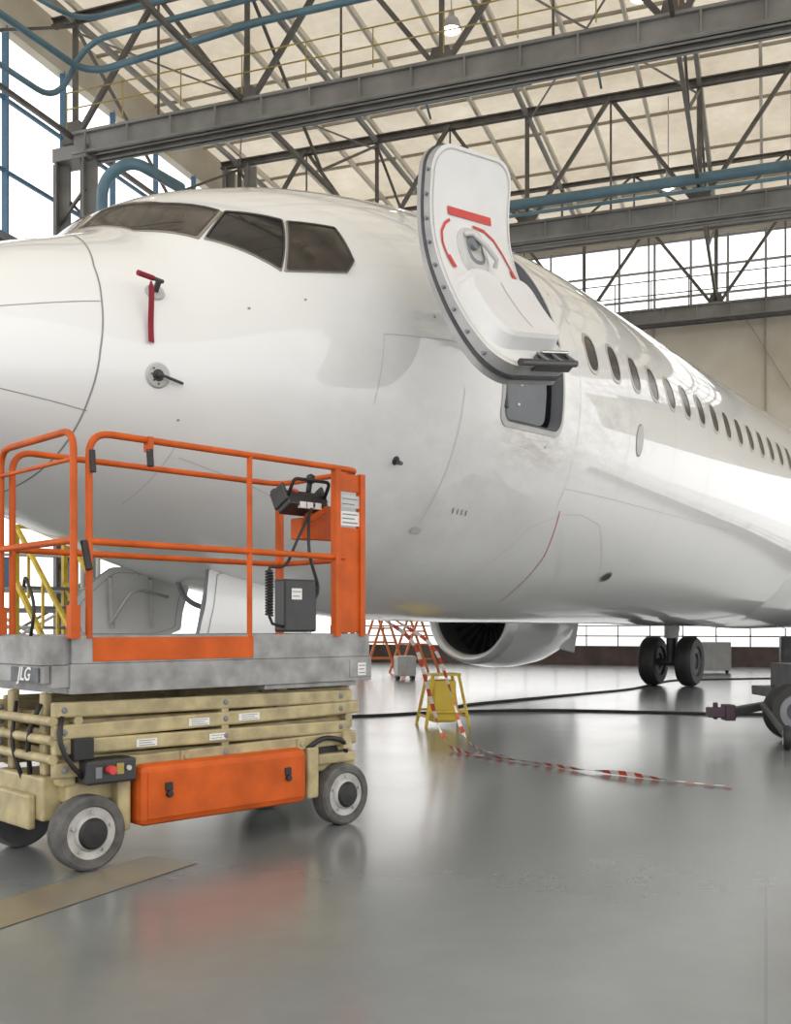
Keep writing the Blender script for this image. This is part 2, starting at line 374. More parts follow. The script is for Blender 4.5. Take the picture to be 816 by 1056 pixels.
g.obj('door_handle',DO,[mat('handle_white',(.62,.62,.61),.35),mgrey],smooth=True,auto=40)
g=MB(); bp_=longs(rrect(.10,.86,.60,.90,.14,.07,6),10); g.patch(ds,bp_,.09,0,16); g.ring(ds,bp_,1,1.05,.09,.07,0); g.ring(ds,bp_,1.05,1.12,.07,0.0,0)
g.ribbon(ds,[(.5,.63),(.48,.87)],.008,.093,1,step=.02)
g.obj('slide_pack',DO,[mat('slide_white',(.70,.70,.70),.45,0,.03,3),seaml],smooth=True)
g=MB(); kp=rrect(.55,.82,.57,.62,.1,.02,4); g.patch(ds,kp,.08,0,6); g.ring(ds,kp,1,1.2,.08,0,0); g.obj('slide_pack_cover',DO,[MATS['slide_white']],smooth=True)
g=MB(); gp=[(.12,.945),(.5,.95),(.62,1.005),(.12,1.005)]
g.patch(ds,gp,.03,0,6); g.ring(ds,gp,1,1.0,.03,-.02,0)
g.cyl(ds(.10,1.0,.03),ds(.84,1.005,.03),.024,0,14); g.cyl(ds(.12,.955,.045),ds(.5,.96,.045),.012,1,12)
g.obj('door_gate',DO,[bplast,chrome],smooth=True,auto=40)
for f in (.14,.34,.52):
    g=MB(); g.beam(ds(f,.955,.035),ds(f,1.005,.048),.02,.016,0); g.obj('gate_bracket',DO,[mgrey],bevel=.004)
g=MB(); g.beam(ds(.10,.42,-.11),fs(7.17,8,-.02),.07,.09,0); g.beam(ds(.10,.55,-.11),fs(7.17,0,-.02),.05,.05,0); g.cyl(fs(7.18,14,0),fs(7.18,-8,0),.03,0)
g.obj('hinge_arm',DO,[dgrey],bevel=.01)
# probes
g=MB(); q=fs(4.18,25); nn=(fs(4.18,25,.1)-q).normalized()
g.lathe(q,nn,[(0,.012),(.055,.012),(.06,0)],1,24); g.beam(q,q+nn*.10,.03,.02,0); g.tube([q+nn*.10+D*.03,q+nn*.10-D*.04],.012,0,10)
g.obj('pitot_probe',plane,[dgrey,lgrey],smooth=True,auto=40)
pc=thing('pitot_cover','dark red fabric pitot cover with hanging streamer','ribbon',tuple(q+nn*.1-D*.1))
g=MB(); g.tube([q+nn*.10+D*-.045,q+nn*.10-D*.16],.016,0,12); g.obj('cover_sleeve',pc,[dred],smooth=True,auto=40)
a0=q+nn*.10-D*.06; g=MB(); L=[];w2=D*.02
for i in range(9):
    t=i/8; c=a0+V((0,0,-.02-.36*t))+nn*(.008*math.sin(t*7)); L+=[c-w2*(1.1 if t>.1 else .3),c+w2*(1.1 if t>.1 else .3)]
g.add(L,[(2*i,2*i+1,2*i+3,2*i+2) for i in range(8)]); g.obj('streamer',pc,[dred])
g=MB(); q=fs(4.13,-7); nn=(fs(4.13,-7,.1)-q).normalized()
g.lathe(q,nn,[(0,.008),(.035,.008),(.035,.012),(.065,.012),(.075,0)],[0,0,1,1],28)
for i in range(8):
    a=i*math.pi/4; c=q+nn*.013+(D*math.cos(a)+Z*math.sin(a))*.05; g.cyl(c,c+nn*.004,.006,0,8)
g.tube([q+nn*.0,q+nn*.07],.014,0); g.tube([q+nn*.07-D*.02,q+nn*.075+D*.16-Z*.02],.009,0)
g.obj('angle_sensor',plane,[dgrey,lgrey],smooth=True,auto=35)
g=MB(); q=fs(6.03,-25); nn=(fs(6.03,-25,.1)-q).normalized(); g.tube([q,q+nn*.06,q+nn*.08-D*.06],.014,0); g.lathe(q,nn,[(0,.01),(.03,.008),(.035,0)],0,16); g.obj('drain_mast',plane,[dgrey],smooth=True,auto=40)
def disc(u,t,ru,rt): return [(u+ru*math.cos(a*math.pi/12),t+rt*math.sin(a*math.pi/12)) for a in range(24)]
g=MB(); g.patch(fs,disc(9.87,-6,.09,4.2),.004,0,3); g.ring(fs,disc(9.87,-6,.09,4.2),1,1.1,.006,.003,1); g.obj('vent_port',plane,[lgrey,seamm])
g=MB(); g.patch(fs,disc(10.52,-49,.12,2.2),.004,0,3); g.patch(fs,disc(10.52,-49,.09,1.5),.006,1,3); g.obj('vent_port',plane,[seamm,dgrey])
g=MB(); g.patch(fs,rrect(6.55,6.68,-43,-41,.03,.8,3),.003,0,3)
for i in range(4): g.ribbon(fs,[(6.9+.06*i,-34),(6.92+.06*i,-35.5)],.014,.003,1)
for i in range(12):
    u=random.uniform(7.1,8.5); t=random.uniform(-19,-13.5); g.ribbon(fs,[(u,t),(u+random.uniform(.05,.25),t+random.uniform(-.3,.3))],random.uniform(.0015,.004),.0025,2)
for u,t in ((7.9,-15),(5.1,15),(4.7,14),(8.3,30),(4.3,-22),(6.3,12)): g.patch(fs,disc(u,t,.010,.35),.003,1,2)
g.obj('stencil_marking',plane,[lgrey,seamm,seaml],kind='stuff')
# nose gear
g=MB()
g.cyl(AX(6.8,0,.3),AX(6.8,0,1.5),.06,0); g.cyl(AX(6.8,0,.7),AX(6.8,0,1.5),.085,1); g.cyl(AX(6.8,-.28,.34),AX(6.8,.28,.34),.045,0); g.beam(AX(6.8,0,.9),AX(6.1,0,1.6),.07,.07,1)
g.obj('nose_gear_strut',plane,[chrome,lgrey],smooth=True,auto=40)
def wheel(mb,c,ax,r,w,mt=0,mr=1,mh=2):
    ax=V(ax).normalized(); h=w/2
    pr=[(0,-h*.6),(r*.3,-h*.6),(r*.32,-h*.8),(r*.55,-h*.75),(r*.6,-h),(r*.88,-h*.98),(r*.98,-h*.65),(r,-h*.3),(r,h*.3),(r*.98,h*.65),(r*.88,h*.98),(r*.6,h),(r*.55,h*.75),(r*.32,h*.8),(r*.3,h*.6),(0,h*.6)]
    mi=[mh,mh,mr,mr,mt,mt,mt,mt,mt,mt,mt,mr,mr,mh,mh]
    mb.lathe(c,ax,pr,mi,36)
for w in (-.2,.2):
    g=MB(); wheel(g,AX(6.8,w,.34),N,.34,.2); g.obj('nose_wheel',plane,[black,lgrey,dgrey],smooth=True,auto=40)
pale=mat('pale_grey_paint',(.80,.80,.79),.5,0,.05,3)
def leaf(w0,zt,zb,lean):
    def f(u,t,off=0.):
        z=zt+(zb-zt)*t; return AX(u,w0+lean*t+.05*math.sin(math.pi*t)*(1 if w0>0 else -1)+off,z)
    return f
for w0,pl,zt,zb,ln,mm in ((.38,[(5.28,0),(6.35,0),(6.35,1),(5.05,1)],1.54,.98,.10,white),(-.42,[(5.1,0),(5.95,0),(6.0,.9),(5.75,1),(4.9,1),(4.85,.5)],1.56,1.02,-.22,pale)):
    f=leaf(w0,zt,zb,ln); g=MB(); pl=chai(pl,2,.07)
    g.patch(f,pl,0,0,8); g.patch(f,pl,-.035,0,8,flip=True); g.loops(f,pl,pl,-.035,0,1); g.ring(f,pl,.86,.87,.004,.004,1)
    GD=g.obj('nose_gear_door',plane,[mm,mgrey],smooth=True,auto=40)
    for uu_ in (5.4,6.1 if w0>0 else 5.7):
        g=MB(); g.beam(f(uu_,.05,-.02),AX(uu_,w0*.3,1.55),.05,.05); g.obj('door_link',GD,[mgrey],bevel=.005)
    if w0<0:
        for uu_ in (5.1,5.5):
            g=MB(); g.beam(f(uu_,.15,.02),f(uu_+.15,.85,.02),.03,.03); g.obj('door_rib',GD,[lgrey])
        g=MB(); g.tube(fillet([f(5.2,.8,.06),f(5.3,.3,.1),f(5.7,.4,.08)],.1),.012,0,8); g.obj('door_actuator',GD,[lgrey],smooth=True)
g=MB(); g.tube(fillet([AX(5.4,-.1,1.6),AX(5.5,-.1,1.3),AX(5.9,0,1.2),AX(6.5,0,1.4)],.2),.02,0); g.tube(fillet([AX(6.6,.12,1.45),AX(6.5,.15,1.0),AX(6.75,.1,.6)],.2),.015,0); g.cyl(AX(6.2,-.25,1.28),AX(6.2,.25,1.28),.04,0); g.beam(AX(5.3,0,1.6),AX(6.6,0,1.5),.5,.1,0)
g.obj('gear_bay_equipment',plane,[mgrey],kind='stuff')
# main gear
mg=V((5.2,19.2,0)); g=MB()
g.cyl(mg+Z*.45-N*.4,mg+Z*.45+N*.4,.07,0); g.cyl(mg+Z*.45,mg+Z*1.7,.09,0); g.cyl(mg+Z*.9,mg+Z*1.8,.13,1); g.beam(mg+Z*.55+D*.1,mg+Z*1.1+D*.35,.08,.05,1); g.beam(mg+Z*1.1+D*.35,mg+Z*1.5+D*.1,.08,.05,1); g.beam(mg+Z*1.3,mg+Z*1.6-N*.9,.08,.08,1)
g.obj('main_gear_strut',plane,[dgrey,lgrey],smooth=True,auto=40)
for s_ in (-.35,.35):
    g=MB(); wheel(g,mg+N*s_+Z*.47,N,.47,.31); g.obj('main_wheel',plane,[black,dgrey,dgrey],smooth=True,auto=40)
# engine
I=V((1.25,17.4,1.33)); g=MB()
g.lathe(I,D,[(.70,.12),(.72,.02),(.78,-.02),(.83,.03),(.87,.2)],1,48)
g.lathe(I,D,[(.87,.2),(.94,.8),(.95,1.4),(.90,2.1),(.80,2.6),(.78,2.6),(.70,2.4)],0,48)
g.lathe(I,D,[(.70,.12),(.72,.5),(.76,.9),(.0,.95)],2,48)
EN=g.obj('engine',plane,[white,alum,dgrey],smooth=True,auto=60)
g=MB(); g.lathe(I,D,[(0,.45),(.06,.48),(.2,.75),(.22,.9)],0,24); g.obj('spinner',EN,[dgrey],smooth=True)
g=MB(); uu=D.cross(Z).normalized()
for i in range(24):
    a=i*math.pi/12; r1=uu*math.cos(a)+Z*math.sin(a); tt=D.cross(r1)
    g.add([I+r1*.2+D*.72-tt*.03,I+r1*.74+D*.70-tt*.08,I+r1*.74+D*.86+tt*.08,I+r1*.2+D*.86+tt*.03],[(0,1,2,3)])
g.obj('fan_blade',EN,[mat('fan_dark',(.05,.05,.055),.4,.6)],kind='stuff')
g=MB(); g.lathe(I,D,[(.66,2.4),(.6,2.6),(.5,3.3),(.42,3.5),(.3,3.5),(.2,3.4),(0,4.0)],0,40); g.obj('exhaust_nozzle',EN,[alum],smooth=True,auto=50)
g=MB(); c=I+N*.55; g.hexa([c+D*2.3-Z*.62,c+D*2.3-Z*.62+N*.05,c+D*3.0-Z*.72+N*.05,c+D*3.0-Z*.72,c+D*2.3+Z*.3,c+D*2.3+Z*.3+N*.05,c+D*3.35+Z*.3+N*.05,c+D*3.35+Z*.3]); g.obj('open_cowl_panel',EN,[pale],bevel=.02)
g=MB(); g.hexa([I+Z*.8+D*.9-N*.1,I+Z*.8+D*3.2-N*.1,I+Z*.8+D*3.2+N*.1,I+Z*.8+D*.9+N*.1,I+Z*1.1+D*1.6-N*.08,I+Z*1.2+D*3.9-N*.08,I+Z*1.2+D*3.9+N*.08,I+Z*1.1+D*1.6+N*.08]); g.obj('engine_pylon',plane,[white],bevel=.03)
def wingsec(w,u0,c,z0,t):
    o=[]
    for k in range(24):
        a=2*math.pi*k/24; xx=min(1,max(0,.5-.5*math.cos(a))); yy=(1 if a<math.pi else -.5)*t*max(0,math.sin(math.pi*xx**.6))**.9
        o.append(AX(u0+c*xx,w,z0+yy))
    return o
g=MB(); A_=[wingsec(-1.2,15.4,5.6,1.9,.30),wingsec(-3.4,17.0,4.4,2.25,.22),wingsec(-5.4,18.6,3.4,2.5,.17)]
for s_ in A_: g.v+=s_
for i in range(2):
    for k in range(24): g.f.append((i*24+k,i*24+(k+1)%24,(i+1)*24+(k+1)%24,(i+1)*24+k)); g.m.append(0)
g.f.append(tuple(range(48,72))); g.m.append(0)
g.obj('wing',plane,[white],smooth=True,auto=50)
g=MB(); vs=[];fc=[]
for i in range(22):
    u=16.6+i*.38; k=math.sin(math.pi*min(1,i/10)/2)
    for j in range(25):
        th=math.radians(-90+(-75+150*j/24))
        p=F+D*u+N*((1.74+.32*k)*math.cos(th)); p.z=3.05+(1.88+.10*k)*math.sin(th); vs.append(p)
for i in range(21):
    for j in range(24): fc.append((i*25+j,i*25+j+1,(i+1)*25+j+1,(i+1)*25+j))
g.add(vs,fc); g.obj('belly_fairing',plane,[white],smooth=True)
# ------------------------------------------------------------------ scissor lift (local frame)
C0=V((-1.426,4.566,0)); ang=math.atan2(.703,.711)
lift=thing('scissor_lift','orange and cream scissor lift with guard rails','scissor lift',tuple(C0),ang)
def LO(g,name,mats,parent=lift,**k): 
    o=g.obj(name,parent,mats,world=False,**k); return o
g=MB(); g.box((.12,.10,.17),(1.66,.66,.36)); g.box((-.02,.06,.30),(1.74,.70,.40)); g.box((.20,.0,.15),(.27,.12,.45)); g.box((1.34,.0,.17),(1.42,.12,.45)); g.box((-.10,.14,.22),(-.0,.62,.42)); g.box((-.14,.2,.18),(-.10,.56,.34))
g.box((-.05,.05,.38),(.02,.14,.50)); g.box((1.44,.03,.34),(1.72,.12,.40)); g.box((-.07,.18,.42),(-.03,.24,.80)); g.box((-.07,.52,.42),(-.03,.58,.80))
LO(g,'chassis',[cream],bevel=.012)
g=MB(); g.box((.29,-.045,.165),(1.30,.10,.455)); SCV=LO(g,'side_cover',[orange],bevel=.035,label='orange side cover')
g=MB(); g.box((.33,-.050,.20),(1.26,-.044,.42)); LO(g,'cover_panel',[orange],SCV,bevel=.004)
for x in (.44,1.16):
    g=MB(); g.box((x-.02,-.06,.325),(x+.02,-.04,.365)); g.cyl((x,-.045,.31),(x,-.07,.31),.016); LO(g,'cover_latch',[black],SCV,bevel=.004)
g=MB(); g.box((.02,-.05,.39),(.27,.10,.50)); CP=LO(g,'ground_control_box',[bplast],bevel=.012)
g=MB(); g.cyl((.13,-.05,.455),(.13,-.085,.455),.02); LO(g,'stop_button',[red],CP,smooth=True,auto=40)
g=MB(); g.box((.165,-.056,.43),(.20,-.05,.48),0); LO(g,'switch_plate',[dyel],CP)
g=MB(); g.cyl((.225,-.05,.455),(.225,-.062,.455),.012,0,12); LO(g,'indicator_light',[lgrey],CP)
g=MB(); g.box((.06,-.056,.42),(.09,-.05,.47),0); LO(g,'key_plate',[mgrey],CP)
for x in (.06,1.60):
    for y in (.03,.73):
        g=MB(); g.lathe((x,y,.17),(0,-1 if y<.3 else 1,0),[(0,-.05),(.10,-.05),(.155,-.055),(.168,-.045),(.17,-.03),(.17,.03),(.168,.045),(.155,.055),(.125,.055),(.118,.045),(.085,.04),(.078,.055),(.072,.06),(.06,.075),(.0,.08)],[3,3,0,0,0,0,0,0,0,1,1,1,2,2],40)
        for k in range(5):
            a=k*2*math.pi/5+.3; yy=y+(-.045 if y<.3 else .045); g.cyl((x+.098*math.cos(a),yy,.17+.098*math.sin(a)),(x+.098*math.cos(a),yy+(-.012 if y<.3 else .012),.17+.098*math.sin(a)),.008,1,8)
        LO(g,'wheel',[tyre,rimg,black,dgrey],smooth=True,auto=35)
k=0
for (z,dz) in ((.468,.010),(.553,-.010),(.638,.010),(.722,-.008)):
    for y in (.045,.10,.64,.70):
        x0=(-.10,-.06,-.13,-.03)[k%4]; x1=(1.72,1.66,1.74,1.69)[(k//4+k)%4]; g=MB(); dd=dz if y in(.045,.70) else -dz
        g.beam((x0,y,z-dd),(x1,y,z+dd),.040,.070)
        for xx in (x0+.05,.82,1.60): g.cyl((xx,y-.028,z-dd+(2*dd)*(xx-x0)/1.8),(xx,y+.028,z-dd+2*dd*(xx-x0)/1.8),.016,1,14)
        LO(g,'scissor_arm',[cream,mgrey],bevel=.010); k+=1
for z in (.51,.595,.68):
    for x in (-.10,.02,.82,1.66):
        g=MB(); g.cyl((x,.03,z),(x,.71,z),.022,0,14); LO(g,'cross_tube',[cream],smooth=True,auto=40)
g=MB(); g.box((1.60,.0,.42),(1.66,.08,.52)); LO(g,'slide_block',[cream],bevel=.005)
g=MB(); g.box((1.05,.005,.775),(1.7,.06,.80)); LO(g,'slide_rail',[galv],bevel=.003)
for x in (.25,.55,1.28):
    g=MB(); g.box((x,.012,.44),(x+.05,.03,.50)); g.cyl((x+.025,.03,.47),(x+.025,.0,.47),.012,0,10); LO(g,'pivot_bracket',[cream],bevel=.003)
g=MB(); g.cyl((.4,.36,.47),(1.3,.36,.70),.05,0); g.cyl((.2,.36,.42),(.8,.36,.57),.07,1); LO(g,'hydraulic_cylinder',[chrome,bplast],smooth=True,auto=40)
g=MB(); g.box((-.02,-.005,.50),(.08,.05,.60)); LO(g,'valve_block',[black],bevel=.006)
g=MB(); g.box((1.36,.06,.36),(1.62,.2,.46)); LO(g,'pump_motor',[black],bevel=.02)
for pts,r_ in (([(1.35,.02,.44),(1.45,.0,.5),(1.6,.0,.47),(1.65,.04,.40)],.014),([(-.06,.03,.7),(-.09,.0,.6),(-.05,-.01,.5),(.03,.0,.42)],.012),([(-.08,.2,.75),(-.12,.25,.6),(-.08,.3,.4)],.012),([(-.08,.45,.75),(-.13,.4,.55),(-.08,.35,.35)],.010)):
    g=MB(); g.tube(fillet(pts,.08),r_,0,8); LO(g,'hydraulic_hose',[black],smooth=True)
def lab(g,x0,x1,z0,z1,y=-.0,rows=3,mi=0):
    g.box((x0,y-.003,z0),(x1,y,z1),mi); h=(z1-z0)
    for i in range(rows): zz=z1-h*(i+.7)/(rows+.4); g.box((x0+(x1-x0)*.12,y-.0045,zz-h*.04),(x1-(x1-x0)*(.1+.15*(i%2)),y-.003,zz+h*.04),1)
for a_ in ((.60,.72,.615,.65,.024,3),(.90,1.03,.622,.658,.024,3),(.31,.42,.535,.572,.024,3),(.72,.82,.535,.568,.024,2)):
    g=MB(); lab(g,*a_); LO(g,'warning_label',[wlabel,mgrey])
g=MB(); g.box((-.02,-.0,.80),(1.80,.76,.83)); g.box((-.04,-.012,.80),(1.80,.03,.935)); g.box((-.04,.73,.80),(1.80,.77,.935)); g.box((-.04,0,.80),(0,.76,.935)); g.box((1.76,0,.80),(1.80,.76,.935)); g.box((-.02,.02,.88),(1.78,.74,.905))
g.box((1.63,-.016,.82),(1.79,-.01,.92)); g.box((-.12,.0,.83),(.05,.05,.93)); g.box((-.15,.02,.85),(-.12,.74,.93))
PL=LO(g,'platform_deck',[galv],bevel=.006)
g=MB(); g.box((-.03,-.006,.935),(1.79,.014,1.065)); g.box((-.03,.745,.935),(1.79,.765,1.065)); g.box((-.03,0,.935),(-.015,.76,1.065)); g.box((1.775,0,.935),(1.79,.76,1.065)); g.box((-.16,.03,.93),(-.15,.73,1.06)); g.box((-.16,.02,.93),(.3,.03,1.06)); LO(g,'toe_board',[galv],bevel=.004)
g=MB(); g.box((.07,-.010,.945),(.97,-.004,1.055)); LO(g,'orange_band',[orange],bevel=.003)
g=MB(); lab(g,1.69,1.75,.83,.90,-.016,3); LO(g,'platform_label',[wlabel,mgrey])
g=MB(); g.box((-.157,.06,.855),(-.151,.34,.92)); LG=LO(g,'maker_plate',[mat('plate_blue_grey',(.13,.14,.16),.5,0,.3,12)],bevel=.002)
textobj('maker_lettering','JLG',.085,Matrix.Translation((-.159,.20,.888))@Matrix.Rotation(math.radians(-90),4,'Z')@Matrix.Rotation(math.radians(90),4,'X'),wlabel,LG)
# guard rails
TT=1.985;M_=1.49;r=.0165
g=MB()
g.tube(fillet([(.055,.0,1.05),(.055,.0,TT),(1.727,.0,TT),(1.727,.74,TT),(.03,.74,TT),(.03,.74,1.05)],.11,8),r)
g.tube([(.055,0,M_),(1.6,0,M_)],r); g.tube([(.03,.74,M_),(1.727,.74,M_)],r); g.tube([(1.727,0,M_),(1.727,.74,M_)],r)
g.tube([(.95,0,TT),(.95,0,1.05)],r*.9)
for y in (0,.74): g.beam((1.727,y,TT-.02),(1.727,y,1.05),.04,.035)
g.beam((1.54,0,TT-.01),(1.54,0,1.05),.045,.035)
RL=LO(g,'guard_rail',[orange],smooth=True,auto=40)
g=MB()
g.tube(fillet([(-.02,.0,1.05),(-.02,.0,TT),(-.02,.76,TT),(-.02,.76,1.05)],.10,8),r); g.tube([(-.02,0,M_+.0),(-.02,.76,M_)],r); g.tube([(-.02,.0,TT-.13),(-.02,.76,TT-.13)],r*.6)
g.beam((-.02,-.0,1.05),(-.02,0,1.2),.045,.045); g.beam((-.02,.76,1.05),(-.02,.76,1.2),.045,.045)
LO(g,'end_gate',[orange],smooth=True,auto=40)
g=MB(); g.box((1.555,-.006,1.07),(1.715,.006,1.66)); g.box((1.56,-.008,1.86),(1.71,.004,1.96)); LO(g,'end_panel',[orange],bevel=.004,label='orange sheet panel on the rail')
g=MB(); lab(g,1.565,1.71,1.67,1.75,-.004,3,0); lab(g,1.565,1.71,1.77,1.84,-.004,2,2); LO(g,'safety_sign',[wlabel,mgrey,lgrey])
g=MB(); g.box((1.20,.02,1.075),(1.42,.12,1.36)); LO(g,'document_box',[bplast],bevel=.012,label='black plastic box')
g=MB(); lab(g,1.24,1.31,1.25,1.31,.018,2,0); LO(g,'box_label',[wlabel,mgrey])
g=MB(); R_=Matrix.Rotation(math.radians(-28),4,'X')
c=V((1.47,.22,1.81))
def hb(lo,hi,mi=0):
    x0,y0,z0=lo;x1,y1,z1=hi
    g.hexa([c+R_@V(p) for p in [(x0,y0,z0),(x1,y0,z0),(x1,y1,z0),(x0,y1,z0),(x0,y0,z1),(x1,y0,z1),(x1,y1,z1),(x0,y1,z1)]],mi)
hb((-.14,-.06,-.06),(.14,.06,.03)); hb((-.14,.03,-.02),(.14,.07,.10)); hb((-.15,-.06,-.03),(-.13,.07,.08)); hb((.13,-.06,-.03),(.15,.07,.08))
CB=LO(g,'control_box',[bplast],bevel=.008,label='black upper control box')
g=MB(); g.tube([c+V((.04,-.01,.02)),c+V((.045,-.03,.13))],.016); g.lathe(c+V((.045,-.03,.10)),(0,-.1,1),[(.0,0),(.024,.01),(.024,.05),(0,.06)],0,14); LO(g,'joystick',[black],CB,smooth=True)
g=MB(); g.tube(fillet([c+V((-.13,-.05,.02)),c+V((-.13,-.10,.11)),c+V((.13,-.10,.11)),c+V((.13,-.05,.02))],.03),.010); LO(g,'guard_loop',[black],CB,smooth=True)
g=MB(); g.cyl(c+V((-.07,-.02,.03)),c+V((-.07,-.035,.06)),.02,0); LO(g,'stop_button',[red],CB)
for xx in (-.05,.0,.06):
    g=MB(); g.box(c+V((xx-.02,-.085,-.045)),c+V((xx+.02,-.06,-.01)),0); LO(g,'control_label',[wlabel],CB)
g=MB(); g.beam((1.60,.22,1.60),(1.60,.22,1.80),.03,.2,0); g.beam((1.47,.15,1.70),(1.6,.15,1.78),.03,.03,0); g.box((1.46,.2,1.60),(1.58,.3,1.72),0); LO(g,'control_bracket',[orange],bevel=.004)
g=MB(); pts=[]
for i in range(150):
    a=i*.42*1.6; pts.append((1.10+.018*math.cos(a),.03+.018*math.sin(a),1.40-.24*i/150))
g.tube(pts,.006,0,6); LO(g,'coiled_cable',[black],smooth=True)
for pts,r_ in ((fillet([(1.45,.1,1.76),(1.30,.06,1.55),(1.22,.04,1.42),(1.10,.03,1.42),(1.10,.03,1.38)],.06),.008),([(1.10,.03,1.16),(1.12,.03,1.12),(1.22,.05,1.10)],.008),(fillet([(1.43,.1,1.74),(1.36,.02,1.50),(1.45,.03,1.30),(1.38,.05,1.2)],.08),.009),(fillet([(-.08,.3,1.05),(-.08,.25,1.2),(-.06,.4,1.35),(-.02,.5,1.3)],.1),.008)):
    g=MB(); g.tube(pts,r_,0,8); LO(g,'cable',[black],smooth=True)
for a_,b_,r_ in (((.36,-.012,1.94),(.36,-.02,1.86),.017),((.06,-.02,1.90),(.06,-.03,1.80),.014),((.03,-.0,1.49),(.04,-.03,1.36),.017),((.36,.74,1.93),(.36,.73,1.83),.014)):
    g=MB(); g.tube([a_,b_],r_,0,10); LO(g,'clip_handle',[black],smooth=True,auto=40)
g=MB(); g.box((.346,-.024,1.93),(.374,.02,2.0)); LO(g,'rail_bracket',[orange])
# ------------------------------------------------------------------ hangar
HX=V((.342,.940,0)).normalized(); TX=V((HX.y,-HX.x,0))
def H(p,q,z): v=HX*p+TX*q; v.z=z; return v
def st(g,name,mats,label=None,**k): return g.obj(name,None,mats,kind='structure',label=label,**k)
g=MB(); g.hexa([H(-12,-14,-.1),H(-12,16,-.1),H(30.4,16,-.1),H(30.4,-14,-.1),H(-12,-14,0),H(-12,16,0),H(30.4,16,0),H(30.4,-14,0)]); st(g,'floor',[floorm],'glossy grey epoxy hangar floor')
g=MB(); g.hexa([H(-60,-90,-.2),H(-60,90,-.2),H(120,90,-.2),H(120,-90,-.2),H(-60,-90,-.105),H(-60,90,-.105),H(120,90,-.105),H(120,-90,-.105)]); st(g,'floor_outdoor',[ground],'pale concrete apron outside the hangar')
RZ=12.75
g=MB(); g.add([H(-2,-14,RZ),H(-2,16,RZ),H(31,16,RZ),H(31,-14,RZ)],[(0,3,2,1)])
ribm=mat('rib_cream',(.66,.62,.54),.6,0,.05,2)
for q in [x*1.2-13.3 for x in range(24)]: g.beam(H(-2,q,RZ-.07),H(31,q,RZ-.07),.07,.12,1)
for p in [x*2.1+.6 for x in range(15)]: g.beam(H(p,-14,RZ-.03),H(p,16,RZ-.03),.04,.06,2)
st(g,'ceiling',[roofm,ribm,mat('seam_cream',(.38,.33,.26),.7)],'cream panelled hangar roof with ribs')
g=MB()
g.beam(H(30,-13,7.9),H(30,16,7.9),.2,4.0,0)
for q in range(-12,16,3): g.beam(H(29.85,q,5.9),H(29.85,q,9.9),.04,.04,1)
for q in (-.6,1.0,3.2): g.beam(H(29.8,q,9.8),H(29.8,q+1.9,6.4),.025,.025,1)
g.beam(H(30,-13,.28),H(30,16,.28),.15,.56,2)
st(g,'wall_back',[wallm,MATS['seam_cream'],brown],'cream hangar door wall above open gap')
g=MB(); 
for q in [x*1.0-13 for x in range(29)]: g.beam(H(30,q,9.9),H(30,q,12.7),.06,.06,0)
for z in (10.5,11.3,12.1): g.beam(H(30,-13,z),H(30,16,z),.05,.06,0)
g.beam(H(30,-13,12.45),H(30,16,12.45),.1,.6,1)
st(g,'window_1',[mat('mullion_grey',(.36,.37,.38),.5),wallm],'high glazed band with thin grey mullions')
g=MB()
for q in [x*.9-13 for x in range(32)]: g.beam(H(29.7,q,.5),H(29.7,q,1.15),.03,.03,0)
for z in (.85,1.15): g.beam(H(29.7,-13,z),H(29.7,16,z),.04,.04,0)
g.obj('railing',None,[dgrey],label='thin dark steel railing along the back opening',cat='railing')
g=MB()
g.beam(H(2,-12.9,5.6),H(30,-12.9,5.6),.2,4.8,0); g.beam(H(2,-12.8,8.05),H(30,-12.8,8.05),.2,.15,1)
g.beam(H(2,-12.9,12.3),H(30,-12.9,12.3),.2,.9,0)
st(g,'wall_left',[wallm,mgrey],'beige hangar side wall')
g=MB()
for p in [2+x*1.6 for x in range(18)]: g.beam(H(p,-12.85,8.1),H(p,-12.85,11.9),.09,.10,0)
for z in (9.3,10.6): g.beam(H(2,-12.85,z),H(30,-12.85,z),.05,.07,0)
st(g,'window_2',[bluef],'tall side glazing with blue frames')
NQ=[-12.1,-8.5,-4.95,-1.3,2.3,5.9,9.5]
